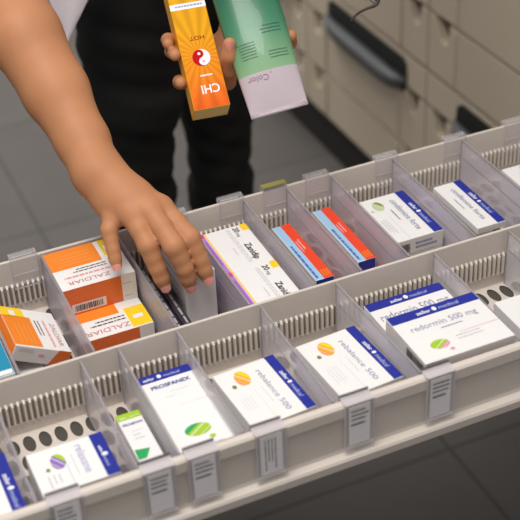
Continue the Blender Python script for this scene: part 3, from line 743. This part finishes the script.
# loose front tail of the shirt hanging beside the thigh
m = MB(); G = 10; vs = []
c00, c10, ctip = ony(20, -70, .54), ony(126, -80, .54), ony(67, 43, .54)
for i in range(G + 1):
    a = i / G
    for j in range(G + 1):
        b_ = j / G; pt = c00.lerp(c10, b_).lerp(ctip, a) if a < 1 else ctip.copy()
        pt = c00.lerp(c10, b_) * (1 - a) + ctip * a
        pt.y += .006 * math.sin(b_ * 6) * (1 - a); vs.append(pt)
fs = [(i*(G+1)+j, i*(G+1)+j+1, (i+1)*(G+1)+j+1, (i+1)*(G+1)+j) for i in range(G) for j in range(G)]
m.add(vs, fs, shirt_m, True); tl = m.build('shirt_tail', shirt)
# shoes
for a_ in (anR, anL):
    m = MB(); T = a_ + Vector((-.045, -.19, -.045)); H = a_ + Vector((.012, .05, -.045))
    secs = []
    for t, wd, ht in ((0, .030, .055), (.2, .036, .070), (.45, .036, .060), (.7, .044, .045), (.9, .036, .034), (1, .016, .022)):
        c = H.lerp(T, t); c.z = FZ; d = (T - H).normalized(); sd = Vector((d.y, -d.x, 0)).normalized()
        secs.append([c + sd * wd * math.cos(q) + Vector((0, 0, max(.001, ht * (.42 + .58 * math.sin(q)) if math.sin(q) > -.5 else .001))) for q in [2*math.pi*k/14 for k in range(14)]])
    vs = [v for r in secs for v in r]; n = 14
    fs = [(i*n+k, i*n+(k+1) % n, (i+1)*n+(k+1) % n, (i+1)*n+k) for i in range(5) for k in range(n)] + [tuple(range(n)), tuple(5*n + k for k in range(n))[::-1]]
    m.add(vs, fs, mat('shoe_black', (24, 23, 24), .5, .1, 40), True); fixn(m.build('shoe', person))
# hair: cap and loose locks
hair_m = mat('hair_dark', (40, 26, 22), 0.45, 0.15, 60)
Fh = Field((axis([(.06, .38, .008)]), axis([(.34, .66, .008)]), axis([(.54, .84, .008)])))
Fh.chain([head + Vector((0, .028, .036)), head + Vector((0, .045, -.05))], (.088, .075), k=.04, pad=.05, kk=0)
hair = Fh.mesh('hair', hair_m, person)
def lock(ends, r, curl, ph, n=40):
    p0, p1 = ends; pts = []
    for i in range(n + 1):
        t = i / n; q = p0.lerp(p1, t); amp = curl * t
        pts.append(q + RT * amp * math.sin(ph + t * 16) + UP * amp * .6 * math.cos(ph * 1.7 + t * 13))
    return pts
m = MB()
hp = head + Vector((.07, .0, -.06))
def path(px, d0=1.50): return [atd(x, y, d0) for x, y in px]
def spline(P, n=8):
    out = []
    for i in range(len(P) - 1):
        a, b_, c, d = P[max(i-1, 0)], P[i], P[i+1], P[min(i+2, len(P)-1)]
        for j in range(n):
            t = j / n; out.append(.5 * ((2*b_) + (c - a) * t + (2*a - 5*b_ + 4*c - d) * t*t + (3*b_ - a - 3*c + d) * t**3))
    return out + [P[-1]]
top = hp.lerp(atd(372, -14, 1.50), .55)
for px, r in (([(374, -20), (378, -2), (376, 5), (366, 9), (357, 14), (351, 21)], .0026), ([(371, -22), (377, 0), (373, 6), (362, 11), (354, 17)], .0022),
              ([(366, -22), (374, -6), (378, 2), (377, 5)], .0014), ([(362, -20), (368, -3), (374, 3), (377, 4)], .0009)):
    pp = [hp, top] + path(px); sp = spline(pp); m.tube(sp, [r * (1 - .5 * i / len(sp)) for i in range(len(sp))], hair_m, 6)
m.build('loose_lock', hair)

# ------------------------------------------------------------------ packs held in the left hand
def frame(ex, ey, o):
    ex = ex.normalized(); ey = (ey - ex * ey.dot(ex)).normalized(); n = ex.cross(ey)
    return Matrix(((ex.x, ey.x, n.x, o.x), (ex.y, ey.y, n.y, o.y), (ex.z, ey.z, n.z, o.z), (0, 0, 0, 1)))
# orange balm carton; local x across, y along (towards its top edge), z out of the face
bl = atd(194.5, 111, 1.400)
ey = (RT * -.125 + UP * .98 + FW * .24); ex = (RT * .972 + UP * .20 + FW * .17)
Mx = frame(ex, ey, bl)
w_, l_, t_ = .0395, .150, .030
mb = MB(); or1 = mat('balm_amber', (238, 170, 30), .4, .02, 60); 
om = bpy.data.materials.new('balm_sunburst'); om.use_nodes = True; nt = om.node_tree; b = nt.nodes['Principled BSDF']; b.inputs['Roughness'].default_value = .6; b.inputs['Specular IOR Level'].default_value = .12
tc = nt.nodes.new('ShaderNodeTexCoord'); mp = nt.nodes.new('ShaderNodeMapping'); mp.inputs['Location'].default_value = (-w_/2, -.062, 0)
sx = nt.nodes.new('ShaderNodeSeparateXYZ'); at = nt.nodes.new('ShaderNodeMath'); at.operation = 'ARCTAN2'; mu = nt.nodes.new('ShaderNodeMath'); mu.operation = 'MULTIPLY'; mu.inputs[1].default_value = 22
sn = nt.nodes.new('ShaderNodeMath'); sn.operation = 'SINE'; s2 = nt.nodes.new('ShaderNodeSeparateXYZ')
gr = nt.nodes.new('ShaderNodeValToRGB'); e = gr.color_ramp.elements; e[0].position = 0; e[0].color = (*lin((238, 96, 30)), 1); e[1].position = .62; e[1].color = (*lin((232, 164, 22)), 1)
e_ = gr.color_ramp.elements.new(.30); e_.color = (*lin((240, 142, 24)), 1)
dv = nt.nodes.new('ShaderNodeMath'); dv.operation = 'DIVIDE'; dv.inputs[1].default_value = l_
mm = nt.nodes.new('ShaderNodeMapRange'); mm.inputs[1].default_value = -1; mm.inputs[2].default_value = 1; mm.inputs[3].default_value = .80; mm.inputs[4].default_value = 1.06
mx = nt.nodes.new('ShaderNodeMix'); mx.data_type = 'RGBA'; mx.blend_type = 'MULTIPLY'; mx.inputs[0].default_value = 1
lk = nt.links.new
lk(tc.outputs['Object'], mp.inputs[0]); lk(mp.outputs[0], sx.inputs[0]); lk(sx.outputs[1], at.inputs[0]); lk(sx.outputs[0], at.inputs[1]); lk(at.outputs[0], mu.inputs[0]); lk(mu.outputs[0], sn.inputs[0])
lk(tc.outputs['Object'], s2.inputs[0]); lk(s2.outputs[1], dv.inputs[0]); lk(dv.outputs[0], gr.inputs[0]); lk(sn.outputs[0], mm.inputs[0]); lk(gr.outputs[0], mx.inputs[6]); lk(mm.outputs[0], mx.inputs[7]); lk(mx.outputs[2], b.inputs['Base Color'])
mb.bevelbox((0, 0, -t_), (w_, l_, 0), or1, .0006, faces={'top': om, 'front': mat('balm_pale', (226, 196, 120), .5, .03, 60), 'left': or1})
F = Face(mb, (w_, l_, 0), (-1, 0, 0), (0, -1, 0), w_, l_)          # printed upside down as seen here
def Yt(px): return 1 - (112.6 - px) / 115 * (.0895 / .0895) * .0895 * 1.37 / l_    # picture row -> fraction along the face
F.rect(0, 1 - .1240/l_, 1, 1 - .1170/l_, inkw, 1); F.lines(.1, 1 - .1230/l_, .9, 1 - .1185/l_, 1, inkg, th=.4)
F.text('HOT', .26, 1 - .0840/l_ - .0, .40, red_d if False else mat('ink_red', (150, 44, 16), .7, spec=.1), h=.030, bold=.01)
# yin-yang
cy_ = 1 - .0585/l_; R_ = .0098
def circ(x, y, r, a0, a1, n=20): return [(x + r*math.cos(a0 + (a1-a0)*i/n), y + r*math.sin(a0 + (a1-a0)*i/n)) for i in range(n+1)]
crim = mat('print_crimson', (196, 14, 30), .7, .02, 60, spec=.1)
F.mpoly(.47, cy_, circ(0, 0, R_, 0, 2*math.pi, 32)[:-1], inkw, 2)
F.mpoly(.47, cy_, circ(0, 0, R_, -math.pi/2 + .35, math.pi/2 + .35, 20), crim, 3)
c0, s0 = math.cos(math.pi/2 + .35), math.sin(math.pi/2 + .35)
F.mpoly(.47, cy_, circ(c0*R_/2, s0*R_/2, R_/2, 0, 2*math.pi, 20)[:-1], inkw, 4); F.mpoly(.47, cy_, circ(-c0*R_/2, -s0*R_/2, R_/2, 0, 2*math.pi, 20)[:-1], crim, 4)
F.mpoly(.47, cy_, circ(c0*R_/2, s0*R_/2, R_/6, 0, 2*math.pi, 12)[:-1], pinkl, 5); F.mpoly(.47, cy_, circ(-c0*R_/2, -s0*R_/2, R_/6, 0, 2*math.pi, 12)[:-1], inkw, 5)
F.text('CHI', .17, 1 - .0265/l_, .50, inkw, h=.065, bold=.015); F.lines(.28, 1 - .0395/l_, .62, 1 - .0360/l_, 1, inkw, th=.5, rag=0)
o = mb.build('balm_carton'); o.matrix_world = Mx; tag(o, 'yellow-orange sunburst carton with a red and white circle, held upside down', 'carton')
# green tube
bc = atd(280, 112, 1.400); ey = (RT * -.420 + UP * .92 + FW * .22); ex = (RT * .965 + UP * .27 + FW * .05); Mt = frame(ex, ey, bc)
tg = bpy.data.materials.new('tube_gradient'); tg.use_nodes = True; nt = tg.node_tree; b = nt.nodes['Principled BSDF']; b.inputs['Roughness'].default_value = .34; b.inputs['Specular IOR Level'].default_value = .3; b.inputs['Coat Weight'].default_value = .12; b.inputs['Coat Roughness'].default_value = .05
tc = nt.nodes.new('ShaderNodeTexCoord'); s2 = nt.nodes.new('ShaderNodeSeparateXYZ'); gr = nt.nodes.new('ShaderNodeValToRGB'); dv = nt.nodes.new('ShaderNodeMath'); dv.operation = 'DIVIDE'; dv.inputs[1].default_value = .16
e = gr.color_ramp.elements; wl = (*lin((190, 176, 184)), 1)
e[0].position = 0; e[0].color = wl; e[1].position = 1; e[1].color = (*lin((28, 84, 64)), 1)
for ps, cc in ((.283, wl), (.288, (*lin((132, 172, 130)), 1)), (.60, (*lin((70, 132, 102)), 1))):
    q = gr.color_ramp.elements.new(ps); q.color = cc
nt.links.new(tc.outputs['Object'], s2.inputs[0]); nt.links.new(s2.outputs[1], dv.inputs[0]); nt.links.new(dv.outputs[0], gr.inputs[0]); nt.links.new(gr.outputs[0], b.inputs['Base Color'])
mb = MB(); N = 32; rows = []
def sec(y):
    t = min(1, max(0, (y - .004) / .10)); th = .0012 + (.0165 - .0012) * math.sin(t * math.pi / 2) ** .9; hw = .0316 + .0036 * t
    return hw, th
ys = [0, .002, .0035, .005, .008, .013, .02, .03, .045, .06, .08, .10, .125, .15, .160]
for y in ys:
    hw, th = sec(y); rows.append([(hw * math.copysign(abs(math.cos(a)) ** .8, math.cos(a)), y, th * math.copysign(abs(math.sin(a)) ** .9, math.sin(a))) for a in [2*math.pi*k/N for k in range(N)]])
vs = [p for r in rows for p in r]; fs = [(i*N+k, (i+1)*N+k, (i+1)*N+(k+1) % N, i*N+(k+1) % N) for i in range(len(ys)-1) for k in range(N)] + [tuple(range(N)), tuple((len(ys)-1)*N + k for k in range(N))[::-1]]
mb.add(vs, fs, tg, True)
def tube_cap(parent):
    m = MB(); cm = mat('cap_white', (214, 208, 210), .4, .02, 60); rr = [(.1595, .0345, .0160), (.166, .024, .0150), (.1665, .0185, .0150), (.188, .0175, .0142), (.190, .016, .013)]
    vs = [(a_ * math.cos(q), y_, b_ * math.sin(q)) for y_, a_, b_ in rr for q in [2*math.pi*k/24 for k in range(24)]]
    m.add(vs, [(i*24+k, (i+1)*24+k, (i+1)*24+(k+1) % 24, i*24+(k+1) % 24) for i in range(len(rr)-1) for k in range(24)] + [tuple(range(24)), tuple((len(rr)-1)*24 + k for k in range(24))[::-1]], cm, True)
    return fixn(m.build('cap', parent))
for yy in (.0012, .0026, .0040): mb.box((-.0316, yy, -.0016), (.0316, yy + .0005, .0016), mat('crimp', (190, 178, 190), .4))
def surf(x, y):
    hw, th = sec(y); q = max(0, 1 - (abs(x) / hw) ** 2.4) ** .46; return th * q + .0003
def wrapface(cx, cy, W, H, fn, flip=True):
    sub = MB(); F = Face(sub, (0, 0, 0), (1, 0, 0), (0, 1, 0), W, H); fn(F)
    s = -1 if flip else 1
    for vi in range(len(sub.v)):
        x, y, z = sub.v[vi]; X_ = cx + s * (x - W/2); Y_ = cy + s * (y - H/2); sub.v[vi] = (X_, Y_, surf(X_, Y_) + z)
    off = len(mb.v); mb.v += sub.v
    for f, mi in zip(sub.f, sub.m): mb.f.append(tuple(a + off for a in f)); mb.m.append(mb.mi(sub.mats[mi])); mb.smooth.append(False)
ink_t = mat('ink_tube', (40, 84, 66), .5); ink_c = mat('ink_mauve', (150, 120, 140), .5)
wrapface(-.0135, .0395, .028, .010, lambda F: F.text('Color', .06, .25, .82, ink_c, h=.62))
wrapface(.0020, .0425, .0025, .0025, lambda F: F.mpoly(.5, .5, circ(0, 0, .0008, 0, 6.28, 10)[:-1], ink_c, 2))
wrapface(-.0165, .0705, .020, .020, lambda F: F.lines(0, 0, 1, 1, 6, ink_t, th=.22, rag=.15))
wrapface(.0155, .0610, .022, .0105, lambda F: F.lines(0, 0, 1, 1, 3, ink_t, th=.22, rag=.25))
wrapface(.0140, .0900, .024, .0115, lambda F: F.lines(0, 0, 1, 1, 3, ink_t, th=.22, rag=.2))
o = mb.build('hair_tube'); o.matrix_world = Mt; o.name = 'cosmetic_tube'; tube_cap(o); tag(o, 'green tube with a pale lilac crimped end, held upside down beside the orange carton', 'tube')

# ------------------------------------------------------------------ camera, light
cd = bpy.data.cameras.new('camera'); co = bpy.data.objects.new('camera', cd); COL.objects.link(co)
co.matrix_world = Matrix((( RT.x, UP.x, -FW.x, CAM.x), (RT.y, UP.y, -FW.y, CAM.y), (RT.z, UP.z, -FW.z, CAM.z), (0, 0, 0, 1)))
cd.sensor_width = 36; cd.lens = 36 * FPX / 520; cd.clip_start = 0.05
cd.dof.use_dof = True; cd.dof.focus_distance = 1.375; cd.dof.aperture_fstop = 6.2
bpy.context.scene.camera = co
w = bpy.data.worlds.new('world'); w.use_nodes = True; bpy.context.scene.world = w
nt = w.node_tree; bg = nt.nodes['Background']; bg.inputs[1].default_value = 0.56
tc = nt.nodes.new('ShaderNodeTexCoord'); sz = nt.nodes.new('ShaderNodeSeparateXYZ'); mr = nt.nodes.new('ShaderNodeMapRange'); cr = nt.nodes.new('ShaderNodeValToRGB')
mr.inputs[1].default_value = -0.6; mr.inputs[2].default_value = 1.0
cr.color_ramp.elements[0].color = (.20, .185, .17, 1); cr.color_ramp.elements[1].color = (1, .98, .96, 1)
nt.links.new(tc.outputs['Generated'], sz.inputs[0]); nt.links.new(sz.outputs[2], mr.inputs[0]); nt.links.new(mr.outputs[0], cr.inputs[0]); nt.links.new(cr.outputs[0], bg.inputs[0])
def area(name, loc, target, sx, sy, power, col=(1, .96, .9)):
    l = bpy.data.lights.new(name, 'AREA'); l.shape = 'RECTANGLE'; l.size = sx; l.size_y = sy; l.energy = power; l.color = col
    o = bpy.data.objects.new(name, l); COL.objects.link(o); o.location = loc
    o.rotation_euler = (Vector(target) - Vector(loc)).to_track_quat('-Z', 'Y').to_euler(); return o
area('ceiling_panel_front', (-0.4, -0.35, 1.8), (-0.2, -0.05, 0), 0.9, 0.6, 29)
area('back_floor_fill', (0.25, 2.3, 1.75), (0.3, 2.0, FZ), 1.4, 1.0, 17).data.spread = math.radians(75)  # unseen fill lamp added to brighten the far floor, spread narrowed to suit
sc = bpy.context.scene
sc.view_settings.view_transform = 'Standard'; sc.view_settings.look = 'None'; sc.view_settings.exposure = 0.0; sc.view_settings.gamma = 1.0
